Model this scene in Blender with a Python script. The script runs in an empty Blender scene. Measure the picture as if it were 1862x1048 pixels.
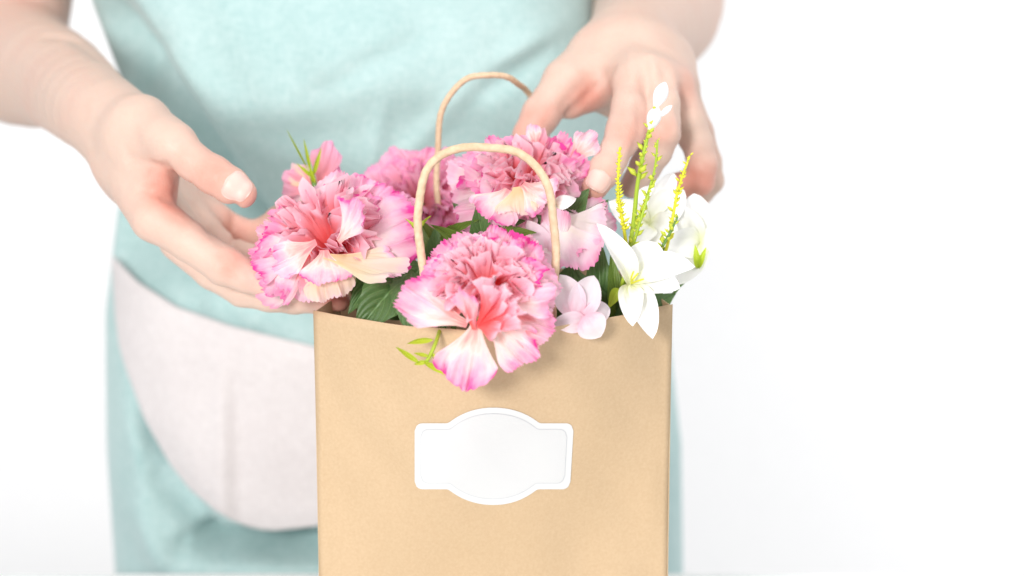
import bpy, math, random
import numpy as np
from mathutils import Vector, Matrix
rnd = random.Random(7)
S = bpy.context.scene
COL = S.collection
# ------------------------------------------------------------------ camera
W_PX, H_PX = 1862.0, 1048.0
HF = math.radians(24.0); PITCH = math.radians(13.0); DIST = 1.357
TGT = np.array([0.0, 0.0, 0.30])
FWD = np.array([0, math.cos(PITCH), -math.sin(PITCH)])
UPV = np.array([0, math.sin(PITCH), math.cos(PITCH)])
CAM = TGT - DIST * FWD
KPX = 2 * math.tan(HF / 2) / W_PX
cam = bpy.data.cameras.new('camera'); co = bpy.data.objects.new('camera', cam); COL.objects.link(co)
co.location = CAM; co.rotation_euler = (math.radians(90) - PITCH, 0, 0)
cam.sensor_width = 36; cam.lens = 18 / math.tan(HF / 2); cam.clip_start = 0.05; cam.clip_end = 50
cam.dof.use_dof = True; cam.dof.focus_distance = DIST - 0.01; cam.dof.aperture_fstop = 3.9; cam.dof.aperture_blades = 0
S.camera = co
# ------------------------------------------------------------------ light
wd = bpy.data.worlds.new('World'); S.world = wd; wd.use_nodes = True
wd.node_tree.nodes['Background'].inputs[0].default_value = (0.985, 0.985, 0.99, 1)
wd.node_tree.nodes['Background'].inputs[1].default_value = 0.45
def area(name, loc, look, size, power, col):
    l = bpy.data.lights.new(name, 'AREA'); l.shape = 'RECTANGLE'; l.size, l.size_y = size; l.energy = power; l.color = col
    o = bpy.data.objects.new(name, l); COL.objects.link(o); o.location = loc
    o.rotation_euler = (Vector(look) - Vector(loc)).to_track_quat('-Z', 'Y').to_euler()
    return o
area('softbox_front_left', (-0.62, -1.85, 0.88), (0.0, 0.15, 0.3), (0.42, 0.42), 34, (1.0, 0.985, 0.965))
area('softbox_above', (0.4, -0.5, 1.9), (0.1, 0.2, 0.3), (1.4, 1.0), 15, (1.0, 0.99, 0.98))
area('wall_wash', (1.75, 1.0, 0.75), (0.75, 2.2, -0.30), (1.2, 1.6), 17, (1, 1, 1))  # wall_wash lamps: unseen, added only to brighten and even out the wall
area('wall_wash', (1.75, 1.0, -0.55), (0.80, 2.2, -0.30), (1.2, 0.9), 8, (1, 1, 1))
area('wall_wash', (-1.75, 1.0, 0.6), (-0.8, 2.2, -0.1), (1.2, 1.6), 10, (1, 1, 1))
S.view_settings.view_transform = 'Standard'; S.view_settings.look = 'None'
S.view_settings.exposure = 0.34; S.view_settings.gamma = 1.0
S.render.engine = 'CYCLES'
S.cycles.max_bounces = 8; S.cycles.diffuse_bounces = 6; S.cycles.use_denoising = True

# ------------------------------------------------------------------ helpers
def at(px, py, Y):
    d = FWD + np.array([1.0, 0, 0]) * (px - W_PX / 2) * KPX - UPV * (py - H_PX / 2) * KPX
    return CAM + d * ((Y - CAM[1]) / d[1])
def mpp(p):                                # metres per photo pixel at a point
    return float(np.dot(np.asarray(p) - CAM, FWD)) * KPX
def proj(P):
    d = np.asarray(P) - CAM; t = d @ FWD
    return d[..., 0] / t / KPX + W_PX / 2, -(d @ UPV) / t / KPX + H_PX / 2
def nrm(v):
    v = np.asarray(v, float); return v / (np.linalg.norm(v) + 1e-12)
def sst(a, b, x):
    t = np.clip((x - a) / (b - a), 0, 1); return t * t * (3 - 2 * t)
def tag(o, label, cat, group=None):
    o['label'] = label; o['category'] = cat
    if group: o['group'] = group
    return o
def thing(name, label, cat, loc, group=None):
    o = bpy.data.objects.new(name, None); COL.objects.link(o); o.location = [float(c) for c in loc]
    o.empty_display_size = 0.02
    return tag(o, label, cat, group)
def mesh(name, V, F, uv=None, smooth=True):
    m = bpy.data.meshes.new(name); m.from_pydata([tuple(map(float, v)) for v in V], [], [tuple(map(int, f)) for f in F])
    if smooth: m.polygons.foreach_set('use_smooth', [True] * len(m.polygons))
    if uv is not None:
        l = m.uv_layers.new(name='UVMap'); idx = np.empty(len(m.loops), np.int32); m.loops.foreach_get('vertex_index', idx)
        l.data.foreach_set('uv', np.asarray(uv, np.float32)[idx].ravel())
    m.update(); return m
def obj(name, m, mat, parent=None, M=None):
    if mat and len(m.materials) == 0: m.materials.append(mat)
    o = bpy.data.objects.new(name, m); COL.objects.link(o)
    W = M if M is not None else Matrix.Identity(4)
    if parent:
        PW = Matrix.Identity(4); q = parent
        chain = []
        while q: chain.append(q); q = q.parent
        for q in reversed(chain): PW = PW @ (Matrix.Translation(q.location) if q.type == 'EMPTY' else q.matrix_basis)
        o.parent = parent; o.matrix_basis = PW.inverted() @ W
    else: o.matrix_basis = W
    return o
def grid_faces(nu, nv, off=0, wrap=False):
    F = []
    for j in range(nv - 1):
        for i in range(nu - (0 if wrap else 1)):
            a = off + j * nu + i; b = off + j * nu + (i + 1) % nu
            F.append((a, b, b + nu, a + nu))
    return F
def catmull(pts, n):
    P = [np.asarray(p, float) for p in pts]; P = [2 * P[0] - P[1]] + P + [2 * P[-1] - P[-2]]
    out = []
    for i in range(1, len(P) - 2):
        for k in range(n):
            t = k / n; a, b, c, d = P[i - 1:i + 3]
            out.append(0.5 * (2 * b + (c - a) * t + (2 * a - 5 * b + 4 * c - d) * t * t + (3 * b - a - 3 * c + d) * t ** 3))
    out.append(P[-2]); return np.array(out)
def tube(path, rad, sides=8, lobes=0, depth=0.0, twist=0.0):
    """swept tube; lobes/twist make a twisted cord"""
    path = np.asarray(path); n = len(path)
    r = np.full(n, rad) if np.isscalar(rad) else np.asarray(rad)
    T = np.gradient(path, axis=0); T /= np.linalg.norm(T, axis=1)[:, None] + 1e-12
    N = np.cross(T[0], [0.3, 0.8, 0.2]); N /= np.linalg.norm(N)
    V = []; s = 0; UV = []
    for i in range(n):
        if i: s += np.linalg.norm(path[i] - path[i - 1])
        N = N - T[i] * np.dot(N, T[i]); N /= np.linalg.norm(N); B = np.cross(T[i], N)
        for k in range(sides):
            a = 2 * math.pi * k / sides
            rr = r[i] * (1 + depth * (abs(math.cos(lobes * 0.5 * (a - twist * s))) - 0.6) if lobes else 1)
            V.append(path[i] + rr * (math.cos(a) * N + math.sin(a) * B)); UV.append((k / sides, s * 20))
    F = grid_faces(sides, n, wrap=True)
    F.append(tuple(range(sides))[::-1]); F.append(tuple((n - 1) * sides + k for k in range(sides)))
    return V, F, UV
# ------------------------------------------------------------------ materials
class NT:
    def __init__(s, name):
        s.m = bpy.data.materials.new(name); s.m.use_nodes = True; s.t = s.m.node_tree; s.p = s.t.nodes['Principled BSDF']
        s.out = s.t.nodes['Material Output']
    def n(s, typ, **kw):
        x = s.t.nodes.new(typ)
        for k, v in kw.items(): setattr(x, k, v)
        return x
    def l(s, a, b): s.t.links.new(a, b)
    def noise(s, scale, detail=3, rough=0.5, vec=None, dist=0):
        x = s.n('ShaderNodeTexNoise'); x.inputs['Scale'].default_value = scale; x.inputs['Detail'].default_value = detail
        x.inputs['Roughness'].default_value = rough; x.inputs['Distortion'].default_value = dist
        if vec is None: vec = s.coord()
        s.l(vec, x.inputs['Vector']); return x.outputs['Fac']
    def coord(s, k='Object'):
        if not hasattr(s, 'tc'): s.tc = s.n('ShaderNodeTexCoord')
        return s.tc.outputs[k]
    def ramp(s, fac, stops):
        x = s.n('ShaderNodeValToRGB'); e = x.color_ramp.elements
        while len(e) < len(stops): e.new(0.5)
        for q, (p, c) in zip(e, stops): q.position = p; q.color = (*c, 1)
        s.l(fac, x.inputs[0]); return x.outputs[0]
    def math(s, op, a, b=None, c=None):
        x = s.n('ShaderNodeMath', operation=op)
        for i, v in enumerate((a, b, c)):
            if v is None: continue
            if hasattr(v, 'is_linked') or hasattr(v, 'links'): s.l(v, x.inputs[i])
            else: x.inputs[i].default_value = v
        return x.outputs[0]
    def mix(s, f, a, b, mode='MIX'):
        x = s.n('ShaderNodeMix', data_type='RGBA', blend_type=mode)
        for i, v in ((0, f), (6, a), (7, b)):
            if hasattr(v, 'links'): s.l(v, x.inputs[i])
            elif isinstance(v, tuple): x.inputs[i].default_value = (*v, 1)
            else: x.inputs[i].default_value = v
        return x.outputs[2]
    def bump(s, h, strength, dist=0.001):
        x = s.n('ShaderNodeBump'); x.inputs['Strength'].default_value = strength; x.inputs['Distance'].default_value = dist
        s.l(h, x.inputs['Height'])
        if hasattr(s, 'lastb'): s.l(s.lastb, x.inputs['Normal'])
        s.lastb = x.outputs[0]; s.l(x.outputs[0], s.p.inputs['Normal']); return x
    def base(s, c):
        if isinstance(c, tuple): s.p.inputs['Base Color'].default_value = (*c, 1)
        else: s.l(c, s.p.inputs['Base Color'])
    def set(s, **kw):
        for k, v in kw.items(): s.p.inputs[k.replace('_', ' ')].default_value = v
        return s
    def translucent(s, colour, fac):
        t = s.n('ShaderNodeBsdfTranslucent'); m = s.n('ShaderNodeMixShader'); m.inputs[0].default_value = fac
        if isinstance(colour, tuple): t.inputs[0].default_value = (*colour, 1)
        else: s.l(colour, t.inputs[0])
        s.l(s.p.outputs[0], m.inputs[1]); s.l(t.outputs[0], m.inputs[2]); s.l(m.outputs[0], s.out.inputs['Surface'])

def m_plain(name, c, rough=0.6, **kw):
    x = NT(name); x.base(x.mix(x.noise(60, 4), tuple(v * 0.94 for v in c), tuple(min(1, v * 1.05) for v in c))); x.set(Roughness=rough, **kw); return x.m

def m_kraft():
    x = NT('kraft_paper'); c = x.coord()
    a = x.noise(9, 5, 0.6); b = x.noise(620, 3, 0.7)
    mp = x.n('ShaderNodeMapping'); mp.inputs['Scale'].default_value = (260, 260, 1500); x.l(c, mp.inputs[0])
    f = x.noise(1.0, 2, 0.6, mp.outputs[0])
    col = x.ramp(a, [(0.3, (0.465, 0.335, 0.205)), (0.7, (0.53, 0.388, 0.25))])
    col = x.mix(0.5, col, x.ramp(b, [(0.3, (0.48, 0.335, 0.20)), (0.7, (0.57, 0.42, 0.27))]))
    col = x.mix(x.ramp(f, [(0.68, (0, 0, 0)), (0.76, (0.25, 0.25, 0.25))]), col, (0.50, 0.33, 0.17))
    x.base(col); x.set(Roughness=0.78); x.p.inputs['Specular IOR Level'].default_value = 0.2
    x.bump(a, 0.25, 0.004); x.bump(b, 0.12, 0.0006)
    return x.m
def m_cord():
    x = NT('twisted_paper_cord'); x.base(x.ramp(x.noise(300, 4), [(0.3, (0.56, 0.39, 0.25)), (0.7, (0.70, 0.52, 0.36))]))
    x.set(Roughness=0.8); x.bump(x.noise(500, 2), 0.3, 0.0006); return x.m
def m_sticker(name, c):
    x = NT(name); x.base(c); x.set(Roughness=0.5); x.bump(x.noise(700, 2), 0.05, 0.0004); return x.m
def m_fabric(name, dark, light, scale=1.0):
    x = NT(name); c = x.coord()
    mp = x.n('ShaderNodeMapping'); mp.inputs['Scale'].default_value = (900 * scale, 300 * scale, 140 * scale); x.l(c, mp.inputs[0])
    mq = x.n('ShaderNodeMapping'); mq.inputs['Scale'].default_value = (120 * scale, 300 * scale, 900 * scale); x.l(c, mq.inputs[0])
    w1 = x.noise(1, 2, 0.5, mp.outputs[0]); w2 = x.noise(1, 2, 0.5, mq.outputs[0]); w = x.math('ADD', w1, w2)
    w = x.math('MULTIPLY', w, 0.5)
    big = x.noise(14, 4, 0.6)
    fac = x.math('ADD', x.math('MULTIPLY', w, 0.7), x.math('MULTIPLY', big, 0.3))
    x.base(x.ramp(fac, [(0.36, dark), (0.64, light)])); x.set(Roughness=0.9)
    x.p.inputs['Sheen Weight'].default_value = 0.25; x.p.inputs['Specular IOR Level'].default_value = 0.2
    x.bump(w, 0.4, 0.0012); x.bump(x.noise(35, 4), 0.3, 0.005); return x.m
def m_skin():
    x = NT('skin')
    at_ = x.n('ShaderNodeAttribute'); at_.attribute_name = 'flush'
    n1 = x.noise(28, 4); n2 = x.noise(160, 3)
    f = x.math('ADD', at_.outputs['Fac'], x.math('MULTIPLY', x.math('SUBTRACT', n1, 0.5), 0.9))
    col = x.ramp(f, [(0.0, (0.605, 0.44, 0.365)), (0.32, (0.61, 0.40, 0.33)), (0.9, (0.60, 0.265, 0.205))])
    col = x.mix(x.math('MULTIPLY', x.math('SUBTRACT', n2, 0.35), 0.35), col, (0.65, 0.515, 0.435))
    x.base(col); x.set(Roughness=0.5)
    p = x.p.inputs; p['Subsurface Weight'].default_value = 0.12; p['Subsurface Radius'].default_value = (1.0, 0.35, 0.2)
    p['Subsurface Scale'].default_value = 0.004; p['Specular IOR Level'].default_value = 0.28
    v = x.n('ShaderNodeTexVoronoi'); v.inputs['Scale'].default_value = 900; x.l(x.coord(), v.inputs['Vector'])
    x.bump(v.outputs['Distance'], 0.2, 0.0005); x.bump(x.noise(110, 5), 0.3, 0.002); return x.m
def m_nail():
    x = NT('fingernail'); x.base(x.ramp(x.noise(90, 2), [(0.3, (0.66, 0.43, 0.375)), (0.7, (0.70, 0.485, 0.43))])); x.set(Roughness=0.45)
    x.p.inputs['Subsurface Weight'].default_value = 0.1; x.p.inputs['Subsurface Scale'].default_value = 0.003; return x.m
def m_petal(name, stops, trans=0.5, noise_amp=0.35, rnd_amp=0.2, under=None):
    x = NT(name); uv = x.n('ShaderNodeUVMap'); sx = x.n('ShaderNodeSeparateXYZ'); x.l(uv.outputs[0], sx.inputs[0])
    oi = x.n('ShaderNodeObjectInfo')
    mp = x.n('ShaderNodeVectorMath', operation='ADD'); x.l(uv.outputs[0], mp.inputs[0])
    cx = x.n('ShaderNodeCombineXYZ'); x.l(x.math('MULTIPLY', oi.outputs['Random'], 37.0), cx.inputs[0]); x.l(x.math('MULTIPLY', oi.outputs['Random'], 11.0), cx.inputs[2]); x.l(cx.outputs[0], mp.inputs[1])
    n = x.noise(2.6, 3, 0.5, mp.outputs[0])
    st = x.n('ShaderNodeMapping'); st.inputs['Scale'].default_value = (34, 1.6, 1); x.l(uv.outputs[0], st.inputs[0])
    ns = x.noise(1.0, 2, 0.5, st.outputs[0])
    f = x.math('ADD', sx.outputs['Y'], x.math('MULTIPLY', x.math('SUBTRACT', n, 0.5), noise_amp * 2))
    f = x.math('ADD', f, x.math('MULTIPLY', x.math('SUBTRACT', oi.outputs['Random'], 0.5), rnd_amp))
    f = x.math('ADD', f, x.math('MULTIPLY', x.math('SUBTRACT', ns, 0.5), 0.09))
    f = x.math('MULTIPLY', f, 0.85)
    col = x.ramp(f, stops)
    x.base(col); x.set(Roughness=0.7); x.p.inputs['Specular IOR Level'].default_value = 0.15
    x.bump(ns, 0.15, 0.0006); x.bump(x.noise(700, 2), 0.12, 0.0004)
    x.translucent(col, trans); return x.m
def m_leaf(name, dark, light, rough=0.42, trans=0.2):
    x = NT(name); uv = x.n('ShaderNodeUVMap'); sx = x.n('ShaderNodeSeparateXYZ'); x.l(uv.outputs[0], sx.inputs[0])
    au = x.math('ABSOLUTE', sx.outputs['X'])
    mid = x.math('SUBTRACT', 1.0, x.math('MULTIPLY', au, 22.0)); mid = x.math('MAXIMUM', mid, 0.0)
    sv = x.math('SUBTRACT', x.math('MULTIPLY', sx.outputs['Y'], 7.0), x.math('MULTIPLY', au, 3.2))
    sv = x.math('ABSOLUTE', x.math('SUBTRACT', x.math('FRACT', sv), 0.5)); sv = x.math('MAXIMUM', x.math('SUBTRACT', 1.0, x.math('MULTIPLY', sv, 12.0)), 0.0)
    ve = x.math('MAXIMUM', mid, x.math('MULTIPLY', sv, 0.6))
    col = x.mix(x.noise(45, 4), dark, light); col = x.mix(x.math('MULTIPLY', ve, 0.5), col, tuple(min(1, v * 2.0 + 0.02) for v in light))
    x.base(col); x.set(Roughness=rough); x.bump(x.noise(500, 2), 0.15, 0.0005); x.translucent(col, trans); return x.m

MAT = dict(kraft=m_kraft(), cord=m_cord(), skin=m_skin(), nail=m_nail(),
    dress=m_fabric('mint_linen', (0.325, 0.488, 0.485), (0.475, 0.61, 0.607)),
    pocket=m_fabric('off_white_cotton', (0.54, 0.505, 0.51), (0.63, 0.60, 0.605)),
    label=m_sticker('white_sticker_paper', (0.57, 0.57, 0.575)), label2=m_sticker('white_sticker_border', (0.61, 0.61, 0.61)), label3=m_sticker('pale_grey_print', (0.48, 0.49, 0.51)),
    stem=m_plain('green_stem', (0.12, 0.24, 0.05), 0.5), stem2=m_plain('yellow_green_stem', (0.36, 0.50, 0.04), 0.5),
    yellow=m_plain('yellow_bead_foliage', (0.68, 0.66, 0.035), 0.5),
    wall=m_plain('white_wall_paint', (0.86, 0.86, 0.865), 0.8), table=m_plain('white_table_paint', (0.80, 0.83, 0.83), 0.45))
MAT['leaf'] = m_leaf('dark_green_leaf', (0.055, 0.13, 0.035), (0.12, 0.22, 0.07))
MAT['leaf2'] = m_leaf('olive_green_leaf', (0.07, 0.13, 0.02), (0.17, 0.26, 0.04))
MAT['lime'] = m_leaf('lime_leaf', (0.38, 0.52, 0.03), (0.60, 0.72, 0.06), 0.45, 0.4)
CREAM, WHITE_P, PALE, PINK, HOT, CORAL = (0.93, 0.78, 0.58), (0.94, 0.85, 0.84), (0.94, 0.64, 0.76), (0.92, 0.38, 0.60), (0.84, 0.08, 0.40), (0.90, 0.17, 0.15) #(0.92, 0.76, 0.56), (0.92, 0.80, 0.78), (0.90, 0.60, 0.68), (0.88, 0.36, 0.55), (0.80, 0.085, 0.36), (0.85, 0.18, 0.17)
MAT['carn_a'] = m_petal('pale_pink_petal_magenta_edge', [(0.05, (0.92, 0.36, 0.38)), (0.26, (0.95, 0.66, 0.60)), (0.42, (0.96, 0.85, 0.83)), (0.62, (0.95, 0.68, 0.78)), (0.86, (0.93, 0.42, 0.64)), (1.0, HOT)], rnd_amp=0.3, noise_amp=0.5)
MAT['carn_b'] = m_petal('coral_centred_pink_petal', [(0.10, CORAL), (0.38, (0.93, 0.34, 0.38)), (0.58, (0.95, 0.62, 0.66)), (0.76, (0.95, 0.58, 0.72)), (0.92, (0.92, 0.36, 0.60)), (1.0, HOT)], rnd_amp=0.3, noise_amp=0.5)
MAT['carn_i'] = m_petal('crinkled_centre_petal', [(0.25, (0.93, 0.16, 0.16)), (0.52, (0.95, 0.32, 0.36)), (0.72, (0.96, 0.54, 0.64)), (0.88, (0.97, 0.68, 0.76)), (1.0, (0.98, 0.86, 0.87))], noise_amp=0.18, trans=0.5)
MAT['carn_c'] = m_petal('hot_pink_petal', [(0.05, (0.88, 0.30, 0.32)), (0.40, (0.90, 0.40, 0.50)), (0.75, (0.92, 0.52, 0.68)), (1.0, (0.86, 0.24, 0.52))])
MAT['carn_d'] = m_petal('white_to_pink_petal', [(0.1, (0.93, 0.86, 0.78)), (0.42, (0.93, 0.82, 0.84)), (0.70, (0.93, 0.62, 0.76)), (0.90, PINK), (1.0, HOT)])
MAT['cream'] = m_petal('cream_petal', [(0.1, (0.90, 0.68, 0.38)), (0.45, CREAM), (0.72, (0.93, 0.76, 0.68)), (0.88, PALE), (1.0, PINK)])
MAT['lilac'] = m_petal('pale_lilac_petal', [(0.1, (0.85, 0.55, 0.64)), (0.38, (0.88, 0.75, 0.82)), (0.9, (0.91, 0.85, 0.89))])
MAT['white'] = m_petal('white_petal', [(0.0, (0.78, 0.80, 0.50)), (0.25, (0.88, 0.88, 0.82)), (0.6, (0.92, 0.92, 0.92))], trans=0.22, noise_amp=0.08, rnd_amp=0.02)

# ------------------------------------------------------------------ setting: wall
V = [(-3, 2.2, -1.6), (3, 2.2, -1.6), (3, 2.2, 2.6), (-3, 2.2, 2.6), (-3, 2.28, -1.6), (3, 2.28, -1.6), (3, 2.28, 2.6), (-3, 2.28, 2.6)]
w = obj('wall', mesh('wall', V, [(0, 1, 2, 3), (4, 7, 6, 5), (0, 4, 5, 1), (3, 2, 6, 7), (0, 3, 7, 4), (1, 5, 6, 2)], smooth=False), MAT['wall']); w['kind'] = 'structure'
# ------------------------------------------------------------------ table top under the bag
ZT = float(at(400, 1040, 0.24)[2])
import bmesh
bm = bmesh.new(); bmesh.ops.create_cube(bm, size=1)
for v in bm.verts: v.co = ((v.co.x) * 2.4, -0.45 + 0.24 + (v.co.y - 0.5) * 0.9 + 0.45, ZT - 0.015 + v.co.z * 0.03)
bmesh.ops.bevel(bm, geom=bm.edges[:], offset=0.004, segments=3, affect='EDGES')
mt = bpy.data.meshes.new('table'); bm.to_mesh(mt); bm.free()
tag(obj('tabletop', mt, MAT['table']), 'white tabletop under the paper bag along the bottom of the photo', 'table')

# ------------------------------------------------------------------ paper bag
BX0, BX1 = at(572, 700, 0)[0], at(1221, 700, 0)[0]
ZTOP_L, ZTOP_R = at(572, 565, 0)[2], at(1221, 554, 0)[2]
BD = 0.092
def ztop(s): return ZTOP_L + (ZTOP_R - ZTOP_L) * s
def bulge(s, z, zt):
    h = np.clip((zt - z) / 0.20, 0, 1)
    prof = math.sin(math.pi * min(max(s, 0), 1)) ** 1.1
    return prof * (0.049 * (1 - h) ** 1.6 + 0.006) + (0.0012 * math.sin(9 * s + 25 * z) + 0.0007 * math.sin(4 + 17 * s - 41 * z) + 0.0006 * math.sin(31 * s + 60 * z + 2 * math.sin(30 * z))) * min(1, 8 * prof)
def front_pt(s, z, off=0.0):
    """s 0..1 across the front panel"""
    zt = ztop(s); taper = (zt - z) * 0.018
    x = BX0 + (BX1 - BX0) * s + (0.5 - s) * 2 * taper * 0.35
    return np.array([x, -bulge(s, z, zt) - off, z])
def panel(name, fn, nu, nv, mat, parent, thick=0.0005):
    V = []; UV = []
    for j in range(nv):
        for i in range(nu): V.append(fn(i / (nu - 1), j / (nv - 1))); UV.append((i / (nu - 1), j / (nv - 1)))
    V = np.array(V); G = V.reshape(nv, nu, 3)
    du = np.gradient(G, axis=1); dv = np.gradient(G, axis=0); N = np.cross(du, dv); N /= np.linalg.norm(N, axis=2)[..., None]
    B = (G - N * thick).reshape(-1, 3); n = nu * nv
    F = grid_faces(nu, nv) + [tuple(n + q for q in f[::-1]) for f in grid_faces(nu, nv)]
    ring = [i for i in range(nu)] + [j * nu + nu - 1 for j in range(1, nv)] + [(nv - 1) * nu + i for i in range(nu - 2, -1, -1)] + [j * nu for j in range(nv - 2, 0, -1)]
    for a, b in zip(ring, ring[1:] + ring[:1]): F.append((b, a, a + n, b + n))
    return obj(name, mesh(name, np.vstack([V, B]), F, UV + UV), mat, parent)
bag = thing('paper_bag', 'brown kraft paper bag with a white label and twisted cord handles, filled with flowers', 'paper bag', ((BX0 + BX1) / 2, BD / 2, ZT + 0.001))
ZB = ZT + 0.001
panel('front_panel', lambda s, t: front_pt(s, ZB + (ztop(s) - ZB) * t), 60, 50, MAT['kraft'], bag)
panel('back_panel', lambda s, t: np.array([BX1 + (BX0 - BX1) * s, BD + 0.02 * math.sin(math.pi * s) * t, ZB + (ztop(1 - s) - 0.002 - ZB) * t]), 30, 20, MAT['kraft'], bag)
def gus(sgn):
    def f(s, t):
        y = (1 - s) * BD if sgn < 0 else s * BD
        z = ZB + (ztop(0 if sgn < 0 else 1) - 0.001 - ZB) * t
        return np.array([(BX0 + 0.0003 if sgn < 0 else BX1 - 0.0003) - sgn * (0.012 * t) * (1 - abs(2 * s - 1)) + (0.5 - (0 if sgn < 0 else 1)) * 2 * (z * 0), y, z])
    return f
panel('side_panel', gus(-1), 15, 20, MAT['kraft'], bag); panel('side_panel', gus(1), 15, 20, MAT['kraft'], bag)
panel('bottom_panel', lambda s, t: np.array([BX0 + (BX1 - BX0) * s, BD * t, ZB + 0.0006]), 4, 4, MAT['kraft'], bag)
# label sticker
def lab_outline(inset=0.0):
    cols = []
    cx = 897.0; hw = 143.0 - inset
    for i in range(81):
        x = -hw + 2 * hw * i / 80; hh = 60.0 - inset
        c = 14.0
        if abs(x) > hw - c: hh = hh - c + math.sqrt(max(c * c - (abs(x) - hw + c) ** 2, 0))
        xr = 82.0 - inset * 0.35
        dome = 0
        Rr = 88.5 - inset
        if abs(x) < 108:
            a = 118.0 - inset
            e = Rr * (1 - (abs(x) / a) ** 2.1) ** 0.62 if abs(x) < a else 0
            dome = e
        hh2 = max(hh, dome) if abs(hh - dome) > 3 else max(hh, dome) + (3 - abs(hh - dome)) ** 2 / 12 if dome > 0 else hh
        cols.append((cx + x, 830 - hh2, 830 + hh2))
    return cols
def lab_pt(px, py, off):
    tilt = (px - 897) / 143.0
    px = px - 3.5 * max(tilt, 0) * (py - 830) / 60.0
    yy = -0.012
    for _ in range(4):
        z = at(px, py, yy)[2]; xx = at(px, py, yy)[0]; s = (xx - BX0) / (BX1 - BX0)
        p = front_pt(s, z, off); yy = p[1]
    p = p; return np.array([xx, p[1], z])
def lab_mesh(name, cols, off, mat, parent):
    V = []; nv = 15
    for (px, y0, y1) in cols:
        for k in range(nv): V.append(lab_pt(px, y0 + (y1 - y0) * k / (nv - 1), off))
    n = len(V); nu = len(cols)
    V2 = [lab_pt(px, y0 + (y1 - y0) * k / (nv - 1), off - 0.00025) for (px, y0, y1) in cols for k in range(nv)]
    F = []
    for i in range(nu - 1):
        for k in range(nv - 1):
            a = i * nv + k; F.append((a, a + 1, a + nv + 1, a + nv))
    for i in range(nu - 1):
        F.append((i * nv, i * nv + nv, n + i * nv + nv, n + i * nv)); b = i * nv + nv - 1
        F.append((b + nv, b, n + b, n + b + nv))
    for k in range(nv - 1):
        F.append((k + 1, k, n + k, n + k + 1)); b = (nu - 1) * nv + k; F.append((b, b + 1, n + b + 1, n + b))
    return obj(name, mesh(name, V + V2, F, smooth=False), mat, parent)
lb = lab_mesh('label_sticker', lab_outline(0), 0.0004, MAT['label2'], bag)
lab_mesh('border_line', lab_outline(10.4), 0.00055, MAT['label3'], lb)
lab_mesh('blank_field', lab_outline(11.6), 0.0007, MAT['label'], lb)
# handles
def cord(pts, rpx, name):
    P = catmull(pts, 26); d = np.cumsum(np.r_[0, np.linalg.norm(np.diff(P, axis=0), axis=1)])
    n = int(d[-1] / 0.0011); P = np.array([[np.interp(q, d, P[:, k]) for k in range(3)] for q in np.linspace(0, d[-1], n)])
    t = np.linspace(0, 1, n); P = P + 0.0004 * np.c_[np.sin(t * 41), np.cos(t * 33), np.sin(t * 57)]
    V, F, UV = tube(P, rpx * mpp(P[0]), 12, 3, 0.10, 330.0)
    return obj(name, mesh(name, V, F, UV), MAT['cord'], bag)
cord([at(790, 640, -0.022), at(781, 580, -0.024), at(775, 527, -0.026), at(765, 465, -0.026), at(761, 385, -0.024), at(772, 318, -0.022), at(808, 279, -0.02), at(868, 268, -0.02),
      at(930, 274, -0.02), at(975, 303, -0.022), at(999, 352, -0.024), at(1009, 420, -0.026), at(1009, 490, -0.027), at(1005, 560, -0.027), at(1003, 640, -0.024)], 7.6, 'handle')
cord([at(800, 420, .105), at(795, 340, .105), at(797, 245, .105), at(812, 182, .105), at(848, 145, .105), at(890, 136, .105), at(930, 145, .115), at(965, 175, .145), at(988, 230, .155), at(992, 320, .135), at(990, 420, .105)], 5.6, 'handle')

# ------------------------------------------------------------------ blades: petals and leaves
def carn_petal(seed, nu=57, nv=13, ruffle=0.07, freq=3.2, teeth=18, tooth=0.062, cup=-0.18, claw=0.16, fan=0.25, side=0.0, roll=0.0):
    r = random.Random(seed); ph = [r.uniform(0, 6.28) for _ in range(6)]; am = [r.uniform(0.6, 1.3) for _ in range(4)]
    th = [r.uniform(0.35, 1.3) for _ in range(teeth + 2)]
    V = []; UV = []
    for j in range(nv):
        v = (j / (nv - 1)) ** 0.85
        for i in range(nu):
            u = -1 + 2 * i / (nu - 1)
            wv = claw + (1 - claw) * sst(0.02, 0.78, v) ** 0.9
            y = v * (1 - fan * u * u * sst(0.3, 1, v))
            q = (u + 1) / 2 * teeth; k = int(min(q, teeth - 1e-6)); f = abs((q - k) - 0.5) * 2
            z = cup * v * v * 1.2 + side * u * u * v
            amp = ruffle * sst(0.25, 1, v) ** 1.3
            z += amp * (am[0] * math.sin(freq * u * 2 + ph[0]) + 0.55 * am[1] * math.sin(freq * 4.3 * u + ph[1] + v * 2) + 0.25 * am[2] * math.sin(freq * 9 * u + ph[2]))
            x = 0.5 * u * wv + amp * 0.5 * math.cos(freq * 2.7 * u + ph[3])
            notch = tooth * th[k] * f ** 1.3 * sst(0.75, 1, v) + 0.05 * sst(0.5, 1, v) * math.sin(5 * u + ph[4])
            y -= notch
            if roll: z += roll * sst(0.7, 1, v) ** 2
            V.append((x, y, z)); UV.append((u, max(v, abs(u) ** 4 * 0.9 * v ** 0.5)))
    m = mesh('petal', V, grid_faces(nu, nv), UV); return m
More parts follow.
